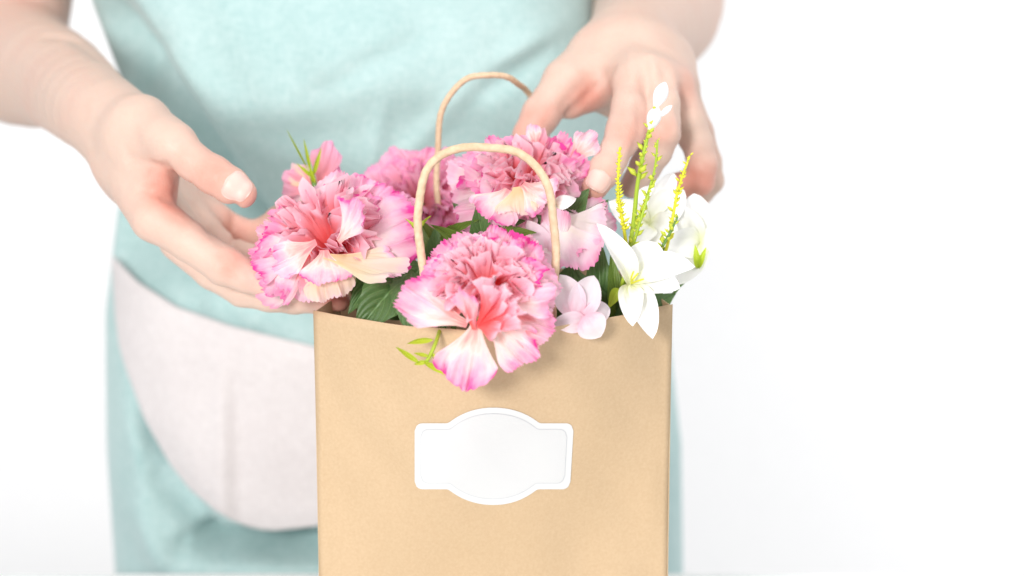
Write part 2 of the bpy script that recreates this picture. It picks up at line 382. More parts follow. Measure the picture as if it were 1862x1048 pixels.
def smooth_petal(seed, nu=17, nv=17, wide=0.6, cup=0.25, cross=0.25, point=0.35, wave=0.02, notch=0.0):
    r = random.Random(seed); ph = [r.uniform(0, 6.28) for _ in range(4)]
    V = []; UV = []
    for j in range(nv):
        v = j / (nv - 1)
        wv = (math.sin(math.pi * min(v ** (0.55 + 0.5 * wide) , 1)) ** 0.62) if 0 < v < 1 else 0
        wv = max(wv, 0.16 * (1 - v), 0.02)
        for i in range(nu):
            u = -1 + 2 * i / (nu - 1)
            y = v - notch * (1 - abs(u)) * sst(0.85, 1, v)
            z = cup * (v - v * v) * 1.4 - cup * 0.7 * v * v + cross * (u * u) * wv * 0.5 + wave * math.sin(6 * v + ph[0]) * u + wave * math.sin(3 * u + 7 * v + ph[1]) + 0.012 * math.cos(u * 12) * wv * (1 - v)
            V.append((0.5 * u * wv, y, z)); UV.append((u, v))
    return mesh('petal', V, grid_faces(nu, nv), UV)
def leaf_mesh(seed, nu=21, nv=31, serr=0.09, fold=0.25, arch=0.18, narrow=1.0, name='leaf'):
    r = random.Random(seed); V = []; UV = []; ph = r.uniform(0, 6)
    for j in range(nv):
        v = j / (nv - 1); wv = math.sin(math.pi * v ** 0.8) ** 0.8 * (1 - 0.25 * v) if 0 < v < 1 else 0.0
        wv = max(wv, 0.012)
        tooth = serr * ((v * 9) % 1.0)
        for i in range(nu):
            u = -1 + 2 * i / (nu - 1)
            x = 0.5 * u * wv * (1 + tooth * abs(u) ** 3) * narrow
            y = v - 0.10 * abs(u) * wv * 0 + 0.0
            vein = 0.022 * math.cos(2 * math.pi * (7 * v - 3.2 * abs(u))) * wv * (1 - abs(u) * 0.3) if serr > 0 else 0
            z = fold * abs(x) + arch * (v - v * v) * 2 - arch * v * v + vein - 0.012 * math.exp(-(u / 0.07) ** 2) + 0.02 * math.sin(5 * v + ph) * u
            V.append((x, y, z)); UV.append((u, v))
    return mesh(name, V, grid_faces(nu, nv), UV)
def frame(base, tip, normal, width, zs=None, twist=0.0):
    base = np.asarray(base, float); d = np.asarray(tip, float) - base; L = np.linalg.norm(d); y = d / L
    n = np.asarray(normal, float); n = n - y * np.dot(n, y); n = nrm(n); x = np.cross(y, n)
    if twist:
        c, s = math.cos(twist), math.sin(twist); x, n = c * x + s * n, -s * x + c * n
    zs = L if zs is None else zs
    M = Matrix.Identity(4)
    for k in range(3): M[k][0] = x[k] * width; M[k][1] = y[k] * L; M[k][2] = n[k] * zs; M[k][3] = base[k]
    return M
_cache = {}
def variant(kind, mat, k, **kw):
    key = (kind.__name__, mat, k, tuple(sorted(kw.items())))
    if key not in _cache:
        m = kind(k, **kw); m.materials.append(MAT[mat]); _cache[key] = m
    return _cache[key]
TO_CAM = lambda p: nrm(CAM - np.asarray(p))
def px_petal(parent, kind, mat, base, tip, wpx, normal=None, twist=0.0, seed=0, zs=None, name='petal', **kw):
    """petal from base to tip, both (px, py, Y)"""
    b, t = at(*base), at(*tip); n = TO_CAM(b) if normal is None else np.asarray(normal, float)
    return obj(name, variant(kind, mat, seed, **kw), None, parent, frame(b, t, n, wpx * mpp(b), zs, twist))
def stem(parent, pts, r0, r1=None, mat='stem', name='stem'):
    P = catmull([at(*p) for p in pts], 8); r1 = r0 if r1 is None else r1
    V, F, UV = tube(P, np.linspace(r0, r1, len(P)), 7)
    return obj(name, mesh(name, V, F, UV), MAT[mat], parent)
def carnation(parent, c, axis, R, mats, n=(9, 9, 11, 14), seed=1, skip=(), up=(0, 0, 1), depth=0.42, guard_tilt=82, Lk=1.0, squash=1.0):
    """c = (px,py,Y) of the head's middle, axis the way it faces, R radius in metres"""
    r = random.Random(seed); a = nrm(axis); O = at(*c) - a * R * depth
    e2 = nrm(np.asarray(up, float) - a * np.dot(up, a)); e1 = np.cross(e2, a)   # e1 image right, e2 image up
    e1 = -e1 if np.dot(e1, [1, 0, 0]) < 0 else e1
    layers = [(n[0], guard_tilt, 1.10, 1.15, 'g'), (n[1], guard_tilt - 20, 1.0, 1.0, 'g'), (n[2], guard_tilt - 40, 0.92, 0.86, 'm'), (n[3] - 2, 27, 0.84, 0.78, 'i'), (max(3, n[3] // 2 - 1), 9, 0.80, 0.70, 'i'), (6, 33, 0.90, 0.46, 'f')]
    for li, (cnt, tilt, L, Wd, kd) in enumerate(layers):
        for k in range(cnt):
            phi = 2 * math.pi * (k + 0.5 * (li % 2)) / cnt + r.uniform(-0.2, 0.2)
            deg = math.degrees(phi) % 360
            if li < 3 and any(s0 <= deg <= s1 for s0, s1 in skip): continue
            th = math.radians(tilt + r.uniform(-9, 9))
            rad = math.cos(phi) * e1 + math.sin(phi) * e2
            d = math.cos(th) * a + math.sin(th) * rad
            nn = a - np.dot(a, d) * d if tilt > 20 else -rad
            L_ = R * L * r.uniform(0.88, 1.08) * Lk; b = O + rad * R * 0.04 * (5 - li)
            if kd == 'g': m = variant(carn_petal, mats[0] if r.random() < 0.8 else mats[1], seed * 10 + r.randrange(5), ruffle=0.075, cup=-0.12)
            elif kd == 'm': m = variant(carn_petal, mats[1] if r.random() < 0.45 else mats[0], seed * 10 + r.randrange(4), ruffle=0.10, freq=4.0, cup=-0.16, nu=33, nv=10)
            elif kd == 'f': m = variant(carn_petal, mats[2], 50 + r.randrange(5), ruffle=0.15, freq=4.5, teeth=9, tooth=0.05, cup=-0.12, nu=29, nv=9, claw=0.3, fan=0.12); L_ *= r.uniform(0.8, 1.05); b = O + a * R * 0.02 + rad * R * 0.05
            else: m = variant(carn_petal, mats[2], r.randrange(6), ruffle=0.19, freq=3.2, teeth=8, tooth=0.07, cup=-0.30, nu=29, nv=9, claw=0.3)
            obj('petal', m, None, parent, frame(b, b + d * L_, nn, R * Wd * r.uniform(0.85, 1.1), None, r.uniform(-0.25, 0.25)))
    return O

GC = 'pink carnations in the bag'
# --- left carnation, resting in the hand
f = thing('carnation', 'big pale pink carnation with magenta edges cradled by the open hand at left', 'flower', at(605, 445, 0.03), GC)
O = carnation(f, (590, 430, 0.02), (-0.25, -0.70, 0.68), 0.0415, ('carn_a', 'carn_b', 'carn_i'), seed=3, skip=((215, 360), (0, 40), (118, 162)), n=(9, 10, 12, 13))
px_petal(f, carn_petal, 'carn_a', (630, 455, .02), (752, 400, .0), 150, (-0.2, -0.8, 0.6), seed=31, cup=-0.10, ruffle=0.07)
px_petal(f, carn_petal, 'carn_a', (640, 450, .025), (742, 350, .03), 130, (-0.2, -0.8, 0.6), seed=32, cup=-0.08)
px_petal(f, carn_petal, 'carn_a', (630, 460, .02), (762, 445, .03), 120, (-0.1, -0.9, 0.5), seed=33, cup=-0.12)
px_petal(f, carn_petal, 'cream', (590, 465, -.005), (735, 505, -.01), 88, (0.0, -0.6, 0.8), seed=34, cup=0.12, ruffle=0.06)
px_petal(f, carn_petal, 'cream', (585, 465, -.004), (604, 548, -.012), 92, (0, -0.8, 0.5), seed=35, cup=-0.1)
px_petal(f, carn_petal, 'carn_a', (615, 440, -.01), (672, 372, -.012), 80, (-0.6, -0.8, 0.3), seed=36, cup=0.25)
px_petal(f, carn_petal, 'carn_a', (560, 460, .0), (548, 548, -.004), 110, (0, -0.8, 0.5), seed=37, cup=-0.1)
px_petal(f, carn_petal, 'carn_a', (560, 455, .002), (452, 468, .012), 105, (-0.2, -0.7, 0.6), seed=38, cup=-0.08)
px_petal(f, carn_petal, 'carn_b', (565, 455, .0), (482, 534, .006), 105, (-0.2, -0.7, 0.6), seed=39, cup=-0.08)
px_petal(f, carn_petal, 'carn_a', (575, 440, -.006), (500, 490, -.004), 85, (-0.3, -0.7, 0.6), seed=40, cup=0.05, ruffle=0.1)
px_petal(f, carn_petal, 'carn_a', (590, 455, -.004), (590, 520, -.014), 95, (0, -0.8, 0.5), seed=41, cup=0.05, ruffle=0.1)
stem(f, [(600, 450, .035), (640, 520, .05), (690, 620, .05), (730, 760, .05)], 0.002)
# --- front centre carnation, hanging over the rim
f = thing('carnation', 'pink carnation with a coral centre spilling over the rim above the label', 'flower', at(875, 560, -0.05), GC)
carnation(f, (882, 508, -0.06), (-0.02, -0.72, 0.66), 0.0305, ('carn_b', 'carn_a', 'carn_i'), seed=5, skip=((205, 348),), n=(10, 10, 12, 13))
px_petal(f, carn_petal, 'carn_a', (850, 590, -.07), (716, 540, -.066), 98, (0.1, -0.75, 0.6), seed=51, cup=0.14, ruffle=0.055, fan=0.30)
px_petal(f, carn_petal, 'carn_a', (868, 585, -.075), (838, 706, -.078), 118, (0, -0.95, 0.2), seed=52, cup=0.10, ruffle=0.06, fan=0.30, teeth=9)
px_petal(f, carn_petal, 'carn_a', (885, 580, -.078), (970, 658, -.075), 92, (0, -0.9, 0.3), seed=53, cup=0.02, ruffle=0.06)
px_petal(f, carn_petal, 'carn_b', (885, 560, -.075), (1012, 606, -.068), 92, (0, -0.85, 0.5), seed=54, cup=-0.05)
px_petal(f, carn_petal, 'carn_a', (895, 545, -.07), (1008, 520, -.062), 110, (0, -0.8, 0.6), seed=55, cup=-0.08)
px_petal(f, carn_petal, 'carn_b', (862, 600, -.078), (842, 520, -.082), 52, (-0.5, -0.8, 0.2), seed=56, cup=0.1)
for k, (tx, ty) in enumerate(((905, 505), (935, 528), (950, 552), (960, 575), (915, 600))):
    px_petal(f, carn_petal, 'carn_i', (868, 592, -.078), (tx, ty, -.088), 50, (-0.7, -0.6, 0.4), seed=57 + k % 3, cup=0.1, ruffle=0.1, nu=27, nv=9)
stem(f, [(868, 575, -.05), (870, 600, .0), (875, 700, .04), (880, 800, .045)], 0.002)
# --- top carnation
f = thing('carnation', 'large pale pink carnation behind the top of the front handle', 'flower', at(950, 325, 0.05), GC)
carnation(f, (962, 317, 0.045), (0.05, -0.50, 0.85), 0.0365, ('carn_a', 'carn_a', 'carn_i'), seed=8, skip=((305, 350),), n=(11, 10, 12, 13), guard_tilt=80)
px_petal(f, carn_petal, 'carn_a', (925, 345, .01), (885, 398, .0), 110, (0, -0.6, 0.8), seed=81, cup=-0.05, ruffle=0.1)
px_petal(f, carn_petal, 'cream', (940, 340, .01), (950, 392, .0), 100, (0, -0.6, 0.8), seed=84, cup=0.05, ruffle=0.1)
px_petal(f, carn_petal, 'carn_a', (950, 335, .01), (1000, 370, .005), 100, (0, -0.6, 0.8), seed=85, cup=-0.02, ruffle=0.1)
px_petal(f, carn_petal, 'carn_a', (1035, 295, .06), (1084, 242, .06), 55, (0.2, -0.9, 0.3), seed=82, cup=0.05)
px_petal(f, carn_petal, 'carn_a', (975, 270, .06), (968, 226, .06), 30, (0, -0.9, 0.3), seed=83)
stem(f, [(950, 340, .05), (950, 420, .05), (940, 560, .05), (920, 760, .05)], 0.002)
# --- back pink carnation
f = thing('carnation', 'hot pink carnation in the background between the left flower and the handle', 'flower', at(765, 360, 0.11), GC)
carnation(f, (766, 352, 0.115), (0.05, -0.75, 0.6), 0.031, ('carn_c', 'carn_c', 'carn_c'), seed=11, n=(8, 7, 7, 6))
stem(f, [(765, 370, .12), (775, 440, .09), (800, 560, .06), (830, 760, .05)], 0.002)
# --- pale carnation behind the handle's right leg
f = thing('carnation', 'ruffled white-to-pink carnation behind the right leg of the front handle', 'flower', at(1020, 450, 0.02), GC)
px_petal(f, carn_petal, 'carn_d', (1015, 400, .02), (1050, 498, .0), 150, (0, -0.9, 0.4), seed=91, cup=0.12, ruffle=0.06)
px_petal(f, carn_petal, 'carn_d', (1010, 400, .03), (1102, 440, .01), 120, (0, -0.9, 0.4), seed=92, cup=0.12, ruffle=0.06)
px_petal(f, carn_petal, 'carn_d', (1050, 420, .04), (1108, 375, .04), 85, (0, -0.9, 0.4), seed=93, cup=-0.1)
px_petal(f, carn_petal, 'carn_d', (1010, 480, .012), (1008, 372, .02), 58, (0.1, -1, 0.2), seed=94, cup=0.1)
px_petal(f, smooth_petal, 'white', (1010, 372, .025), (1045, 362, .02), 26, seed=95)
px_petal(f, smooth_petal, 'lilac', (990, 480, .01), (965, 402, .01), 48, (0.3, -0.9, 0.4), seed=96, cup=0.25)
px_petal(f, smooth_petal, 'lilac', (990, 480, .012), (992, 400, .012), 42, (-0.3, -0.9, 0.4), seed=97, cup=0.25)
px_petal(f, smooth_petal, 'lilac', (965, 470, .0), (1005, 505, -.005), 52, (0, -0.8, 0.6), seed=98, cup=0.2)
px_petal(f, carn_petal, 'carn_a', (985, 470, .02), (940, 420, .015), 44, (0.3, -0.9, 0.4), seed=99, cup=0.2)
stem(f, [(1010, 440, .03), (1000, 520, .04), (980, 640, .05), (960, 760, .05)], 0.0018)
# --- pink flower seen from behind, back left
f = thing('carnation', 'pink flower bud seen from behind with green sepals, furthest back at left against the dress', 'flower', at(560, 320, 0.10), GC)
for k, (bx, by, tx, ty, wv, se) in enumerate(((578, 350, 512, 318, 62, 'carn_c'), (576, 350, 528, 300, 48, 'cream'), (580, 345, 598, 256, 58, 'carn_c'), (584, 345, 618, 300, 44, 'carn_c'), (576, 352, 520, 345, 44, 'carn_d'), (584, 345, 580, 275, 30, 'cream'))):
    px_petal(f, carn_petal, se, (bx, by, .10), (tx, ty, .105 + 0.002 * k), wv, (0, -0.9, 0.3), seed=120 + k, cup=-0.15, ruffle=0.05, tooth=0.03)
stem(f, [(566, 312, .093), (573, 340, .092), (588, 380, .088), (610, 440, .08), (640, 520, .06), (700, 700, .05)], 0.0016, 0.0024)
for (b, t, wv) in (((566, 316, .092), (552, 252, .095), 7), ((562, 312, .092), (519, 232, .10), 4), ((570, 318, .092), (584, 270, .09), 9), ((568, 322, .092), (540, 298, .09), 8), ((572, 335, .092), (562, 300, .088), 9)):
    px_petal(f, leaf_mesh, 'lime', b, t, wv, seed=4, serr=0.0, name='sepal', nu=7, nv=11)
# --- lilac blossom
f = thing('blossom', 'small pale lilac blossom with round petals on the bag rim, left of the white lily', 'flower', at(1060, 555, -0.03))
for k, (b, t, wv) in enumerate((((1052, 580, -.035), (1018, 500, -.03), 58), ((1048, 582, -.036), (1080, 502, -.032), 58), ((1062, 575, -.04), (1092, 612, -.045), 58), ((1066, 585, -.038), (1008, 588, -.045), 40), ((1055, 578, -.036), (1112, 560, -.03), 44))):
    px_petal(f, smooth_petal, 'lilac', b, t, wv, seed=140 + k, cup=0.25, wide=0.8)
stem(f, [(1055, 580, -.03), (1050, 620, .0), (1030, 720, .03)], 0.0015)
# --- white lilies
GW = 'white lilies in the bag'
f = thing('lily', 'white lily with long pointed petals hanging over the rim at the bag right corner', 'flower', at(1150, 515, -0.01), GW)
c = (1146, 518, -.012)
for k, (t, wv, cu, nn) in enumerate((((1092, 408, -.02), 44, 0.12, (0.5, -0.85, 0.1)), ((1196, 440, .0), 74, 0.15, None), ((1262, 478, -.01), 62, 0.15, (0, -0.6, 0.8)), ((1188, 612, -.035), 54, 0.10, (0.2, -0.9, 0.3)), ((1150, 588, -.035), 46, 0.12, None), ((1236, 520, -.02), 60, 0.1, (0, -0.7, 0.7)))):
    px_petal(f, smooth_petal, 'white', c, t, wv, nn, seed=160 + k, cup=cu, cross=0.35, wide=0.75)
px_petal(f, leaf_mesh, 'lime', (1125, 525, .0), (1108, 558, -.008), 24, seed=3, serr=0, name='sepal', nu=7, nv=11)
stem(f, [(1146, 518, -.008), (1130, 560, .02), (1100, 650, .04), (1070, 760, .05)], 0.0018, mat='stem2')
for k, (tx, ty) in enumerate(((1160, 498), (1170, 508), (1152, 494))): stem(f, [(1148, 516, -.014), ((1148 + tx) / 2 - 2, (516 + ty) / 2, -.024), (tx, ty, -.028)], 0.0005, mat='yellow', name='stamen')
f = thing('lily', 'white lily behind the yellow sprigs, in front of the curled fingers', 'flower', at(1180, 400, 0.04), GW)
c = (1178, 408, .045)
for k, (t, wv, cu) in enumerate((((1110, 368, .04), 50, 0.2), ((1150, 440, .02), 48, 0.2), ((1245, 345, .05), 62, 0.2), ((1228, 310, .065), 40, 0.2), ((1230, 430, .035), 66, 0.2), ((1185, 335, .06), 60, 0.15))):
    px_petal(f, smooth_petal, 'white', c, t, wv, seed=180 + k, cup=cu, wide=0.75)
stem(f, [(1178, 412, .05), (1165, 480, .05), (1120, 620, .05), (1080, 760, .05)], 0.0018, mat='stem2')
f = thing('lily', 'rightmost white lily leaning out over the right edge of the bag', 'flower', at(1270, 420, 0.05), GW)
c = (1272, 442, .05)
for k, (t, wv, cu) in enumerate((((1215, 372, .045), 60, 0.2), ((1262, 350, .06), 58, 0.2), ((1318, 388, .05), 60, 0.2), ((1318, 440, .04), 52, 0.2), ((1212, 440, .03), 56, 0.2), ((1236, 512, .03), 58, 0.2))):
    px_petal(f, smooth_petal, 'white', c, t, wv, seed=200 + k, cup=cu, wide=0.75)
V_ = [(1266, 448, .04), (1272, 465, .038), (1268, 488, .038)]
px_petal(f, leaf_mesh, 'lime', (1270, 490, .036), (1264, 446, .036), 15, seed=5, serr=0, name='sepal', nu=7, nv=11)
px_petal(f, leaf_mesh, 'lime', (1268, 490, .036), (1284, 450, .036), 13, seed=6, serr=0, name='sepal', nu=7, nv=11)
stem(f, [(1268, 484, .037), (1252, 505, .038), (1228, 530, .04), (1190, 600, .045), (1100, 760, .05)], 0.0011, mat='stem')

# ------------------------------------------------------------------ sprigs
def nubs(parent, pts, mat, cnt, size, seed, name='leaflet_cluster', spread=1.0, skip=0):
    r = random.Random(seed); P = catmull([at(*p) for p in pts], 12)[12 * skip:]; V = []; F = []
    for k in range(cnt):
        t = k / max(cnt - 1, 1); p = P[min(int(t * (len(P) - 1)), len(P) - 1)]
        a = k * 2.4 + r.uniform(-0.9, 0.9); d = nrm([math.cos(a), math.sin(a), 0.9]) ; L = size * r.uniform(0.45, 1.35) * (1.05 - 0.5 * t)
        s = nrm(np.cross(d, [0.1, 0.2, 1])); n = np.cross(s, d)
        q = len(V)
        V += [p, p + d * L * 0.5 + s * L * 0.28 * spread, p + d * L * 0.5 + n * L * 0.22, p + d * L * 0.5 - s * L * 0.28 * spread, p + d * L * 0.5 - n * L * 0.15, p + d * L]
        F += [(q, q + 1, q + 2), (q, q + 2, q + 3), (q + 1, q + 5, q + 2), (q + 2, q + 5, q + 3), (q, q + 4, q + 1), (q, q + 3, q + 4), (q + 4, q + 5, q + 1), (q + 3, q + 5, q + 4)]
    o = obj(name, mesh(name, V, F), MAT[mat], parent); o['kind'] = 'stuff'; return o
GS = 'thin sprigs at the right of the bouquet'
def sprig(label, pts, mat, smat, cnt, size, seed, r=0.0009, name='sprig'):
    s = thing(name, label, 'sprig', at(*pts[0]), GS); stem(s, list(pts), r * 1.3, r * 0.7, mat=smat); nubs(s, pts, mat, cnt, size, seed, skip=max(0, len(pts) - 3)); return s
sprig('yellow beaded sprig at left of the trio, in front of the pointing finger', ((1150, 520, .01), (1135, 420, .005), (1124, 350, .0), (1127, 268, .0)), 'yellow', 'yellow', 90, 0.0042, 1)
sprig('yellow sprig furthest right, rising over the curled little finger', ((1190, 520, .02), (1215, 440, .02), (1232, 350, .02), (1254, 284, .02)), 'yellow', 'yellow', 40, 0.0050, 2)
sprig('short yellow-green sprig low between the two tall yellow ones', ((1130, 520, .01), (1150, 450, .005), (1165, 400, .0), (1180, 352, .0)), 'lime', 'stem2', 16, 0.0060, 3)
sprig('low looping yellow-green sprig directly above the front lily', ((1180, 480, .01), (1200, 455, .01), (1218, 425, .01), (1232, 395, .01)), 'lime', 'stem', 18, 0.0065, 4)
s = sprig('tall green stem topped with small white buds, in front of the hand', ((1130, 540, .02), (1150, 420, .01), (1160, 330, .005), (1175, 260, .0), (1190, 200, .0)), 'lime', 'stem2', 24, 0.0070, 5, r=0.0012, name='bud_stem')
for k, (b, t, wv) in enumerate((((1190, 200, .0), (1210, 150, .0), 26), ((1180, 240, .0), (1196, 194, .0), 26), ((1196, 215, .0), (1222, 192, -.002), 11))):
    P = catmull([at(*b), (at(*b) + at(*t)) / 2, at(*t)], 8); V, F, UV = tube(P, [wv * 0.5 * mpp(P[0]) * (0.15 + math.sin(math.pi * (q / 16) ** 1.3) ** 0.8 * 0.9) for q in range(17)], 10)
    obj('bud', mesh('bud', V, F, [(u, 0.8) for u, v in UV]), MAT['white'], s)

stem(s, [(1150, 420, .01), (1172, 370, .006), (1190, 310, .004), (1196, 255, .0)], 0.0009, 0.0006, mat='stem2', name='side_stem'); nubs(s, ((1150, 420, .01), (1172, 370, .006), (1190, 310, .004), (1196, 255, .0)), 'lime', 22, 0.007, 10)
# small lime sprig under the front carnation
f = thing('sprig', 'little lime green sprig drooping over the bag front below the coral-centred carnation', 'sprig', at(790, 615, -0.05))
stem(f, [(800, 600, -.045), (793, 622, -.056), (783, 645, -.06), (776, 657, -.062)], 0.0011, mat='stem2')
for (b, t, wv, tw) in (((788, 618, -.058), (738, 622, -.060), 12, 0.3), ((762, 660, -.064), (718, 630, -.064), 11, 0), ((770, 658, -.064), (818, 684, -.062), 12, 0), ((784, 642, -.06), (812, 676, -.062), 12, 0.5), ((780, 648, -.062), (752, 642, -.062), 8, 0), ((776, 658, -.063), (752, 662, -.064), 10, 0.2)):
    px_petal(f, leaf_mesh, 'lime', b, t, wv, twist=tw, seed=7, serr=0, arch=-0.25, nu=7, nv=13, name='leaf')

# ------------------------------------------------------------------ leafy stems
GL = 'dark green leafy stems in the bag'
def leafy(label, root, leaves, mat='leaf'):
    f = thing('leafy_stem', label, 'leaves', at(*root), GL)
    stem(f, [leaves[0][0], ((leaves[0][0][0] + root[0]) / 2 + 5, (leaves[0][0][1] + root[1]) / 2, (leaves[0][0][2] + root[2]) / 2), root], 0.0013, 0.002)
    for k, (b, t, wv, tw, mt_) in enumerate(leaves):
        px_petal(f, leaf_mesh, mt_ or mat, b, t, wv, (0.0, -0.85, 0.55), tw, seed=k % 4 + 20)
leafy('dark serrated leaves over the left part of the rim, right of the fingertip', (760, 700, .04), [((748, 490, .02), (650, 596, -.010), 104, 0.1, None), ((752, 500, .02), (752, 612, -.022), 80, -0.2, None), ((700, 470, .03), (640, 560, .0), 60, 0.2, None), ((770, 480, .03), (720, 560, .0), 70, 0, None)])
leafy('dark leaves under the top carnation, inside the front handle', (900, 700, .05), [((850, 470, .04), (930, 395, .01), 70, 0.3, None), ((870, 440, .05), (832, 372, .04), 52, -0.2, None), ((905, 470, .04), (985, 388, .02), 60, 0.3, None), ((860, 460, .03), (800, 415, .0), 40, 0.4, 'leaf2'), ((880, 460, .03), (870, 385, .01), 62, 0, None), ((810, 450, .04), (850, 400, .01), 26, 0, 'leaf2'), ((900, 440, .02), (962, 418, .0), 34, 0, 'leaf2')])
leafy('leaf tip showing between the top carnation and the pointing fingertip', (1030, 700, .05), [((1030, 430, .05), (1060, 350, .035), 66, 0.2, None), ((1040, 440, .05), (1100, 368, .04), 50, -0.2, None)])
leafy('dark leaves left of the front white lily, below the pale ruffled petals', (1090, 720, .05), [((1100, 620, .03), (1085, 440, .02), 70, 0.2, None), ((1120, 620, .03), (1050, 500, .01), 80, 0.3, None), ((1130, 600, .02), (1112, 470, .012), 40, 0.1, 'leaf2'), ((1120, 640, .025), (1125, 510, .015), 60, 0.1, None), ((1105, 640, .02), (1150, 540, .01), 80, 0.1, None)])
leafy('dark leaf at the right corner of the bag behind the white lily', (1150, 720, .05), [((1150, 600, .02), (1222, 530, .02), 52, 0.2, None), ((1150, 600, .02), (1200, 500, .02), 70, -0.2, None), ((1160, 560, .03), (1210, 450, .03), 60, -0.2, 'leaf2')])
leafy('leaves behind the front carnation, under the hot pink bloom', (820, 720, .05), [((820, 500, .05), (760, 400, .05), 60, 0.2, 'leaf2'), ((800, 520, .05), (790, 420, .04), 60, 0.2, None), ((762, 440, -.01), (775, 392, -.012), 16, 0.9, 'lime'), ((764, 440, -.01), (742, 396, -.012), 14, -0.6, 'lime'), ((840, 560, .05), (900, 440, .04), 110, 0.2, None), ((960, 580, .05), (950, 450, .04), 110, 0.2, None), ((740, 580, .05), (700, 450, .04), 110, 0.2, None), ((1020, 600, .05), (1040, 480, .04), 90, 0.2, None)])
# ------------------------------------------------------------------ dress
person = thing('person', 'person in a mint green dress with both bare hands held around the flowers', 'person', at(700, 1200, 0.38))
YC = 0.39
PYS = [-620, -450, -150, 0, 130, 250, 400, 560, 800, 1048, 1500]
LX = [330, 200, 150, 172, 222, 236, 213, 195, 198, 215, 200]
RX = [960, 1090, 1075, 1080, 1100, 1112, 1165, 1212, 1238, 1242, 1260]
zs_ = [at(700, q, YC)[2] for q in PYS]; xl = [at(a, q, YC)[0] for a, q in zip(LX, PYS)]; xr = [at(a, q, YC)[0] for a, q in zip(RX, PYS)]
zo, xlo, xro = zs_[::-1], xl[::-1], xr[::-1]
# depth of the front surface by height: chest leans back, belly forward, waist in, skirt out
DZ = [at(700, q, 0.3)[2] for q in (1500, 1048, 800, 620, 500, 420, 300, 190, 60, -60, -300, -620)]
DY = [0.125, 0.125, 0.122, 0.108, 0.090, 0.080, 0.094, 0.134, 0.126, 0.095, 0.085, 0.065]
DZS = np.linspace(DZ[0], DZ[-1], 600); DYS = np.interp(DZS, DZ, DY); _k = np.exp(-np.linspace(-2.5, 2.5, 81) ** 2); _k /= _k.sum()
DYS = np.convolve(np.pad(DYS, 40, mode='edge'), _k, 'valid')
def seg_d(px, py, a, b):
    a = np.array(a, float); b = np.array(b, float); d = b - a; L2 = d @ d
    t = np.clip(((px - a[0]) * d[0] + (py - a[1]) * d[1]) / L2, 0, 1)
    s = ((px - a[0]) * d[1] - (py - a[1]) * d[0]) / math.sqrt(L2)
    return t, s, np.hypot(px - a[0] - t * d[0], py - a[1] - t * d[1])
def fold(px, py, a, b, w, h):
    t, s, d = seg_d(px, py, a, b); return h * np.exp(-(d / w) ** 2) * np.sin(np.pi * np.clip(t, 0.02, 0.98)) ** 0.5
def dress_relief(px, py):
    r = 0
    # diagonal fold edge; hollow left of it shaped to darken like the arm's shadow
    t, s, d = seg_d(px, py, (285, 60), (520, 420))
    r = r - 0.060 * sst(-4, 34, -s) * sst(-60, 60, py) * (1 - sst(430, 560, py))
    for a, b, w, h in (((330, 120), (560, 400), 42, 0.006), ((620, 210), (900, 230), 50, -0.005), ((560, 300), (760, 290), 45, 0.005), ((900, 120), (1030, 40), 22, 0.006), ((860, 180), (1010, 80), 20, -0.006),
                       ((250, 430), (330, 520), 30, 0.004), ((350, 480), (360, 590), 24, -0.005), ((450, 500), (460, 610), 28, 0.004), ((215, 620), (260, 900), 24, 0.010), ((250, 730), (400, 980), 24, -0.014), ((240, 900), (300, 1040), 26, 0.014),
                       ((340, 990), (620, 996), 22, -0.040), ((270, 850), (420, 1030), 22, -0.012), ((400, 1034), (600, 1046), 18, 0.012), ((290, 60), (240, 220), 22, -0.006), ((680, 100), (700, 420), 60, 0.005), ((1000, 220), (1040, 420), 30, 0.006)):
        r = r + fold(px, py, a, b, w, h * 1.5)
    r = r + fold(px, py, (420, 240), (620, 250), 26, -0.006) + fold(px, py, (700, 330), (860, 150), 20, 0.006) + fold(px, py, (560, 180), (780, 60), 22, -0.004) + fold(px, py, (640, 470), (700, 180), 16, 0.005)
    r = r + 0.0016 * np.sin(px * 0.021 + py * 0.013) + 0.0012 * np.sin(px * 0.047 - py * 0.02 + 1)
    return r
def dress_front(x, z, pocket=False):
    """front Y of the dress surface at x, z"""
    a, b = np.interp(z, zo, xlo), np.interp(z, zo, xro); c = (a + b) / 2; w = (b - a) / 2
    q = np.clip((x - c) / w, -1, 1); dy = np.interp(z, DZS, DYS) * (1 - np.abs(q) ** 2.6) ** (1 / 2.2)
    Y = YC - dy; px, py = proj(np.stack([x, Y, z], -1))
    rl = dress_relief(px, py) * (1 - np.abs(q) ** 6)
    if pocket: return Y - 0.012 - 0.2 * rl - np.maximum(rl - 0.010, 0)
    return Y - rl
nu, nv = 260, 240
ZZ = np.linspace(zo[0], zo[-1], nv); V = []
for z in ZZ:
    a, b = np.interp(z, zo, xlo), np.interp(z, zo, xro); c = (a + b) / 2; w = (b - a) / 2
    tf = np.linspace(-1, 1, nu * 2 // 3); q = np.sin(tf * math.pi / 2); q = np.sign(q) * np.abs(q) ** 0.98
    x = c + q * w; y = dress_front(x, np.full_like(x, z)); y[0] = y[-1] = YC
    V.append(np.stack([x, y, np.full_like(x, z)], 1))
    tb = np.linspace(0, math.pi, nu - len(tf) + 2)[1:-1]
    V.append(np.stack([c + w * np.cos(tb), YC + 0.10 * np.sin(tb), np.full_like(tb, z)], 1))
V = np.vstack(V); F = grid_faces(nu, nv, wrap=True); F.append(tuple(range(nu))[::-1]); F.append(tuple(range((nv - 1) * nu, nv * nu)))
dress = obj('dress', mesh('dress', V, F), MAT['dress'], person)
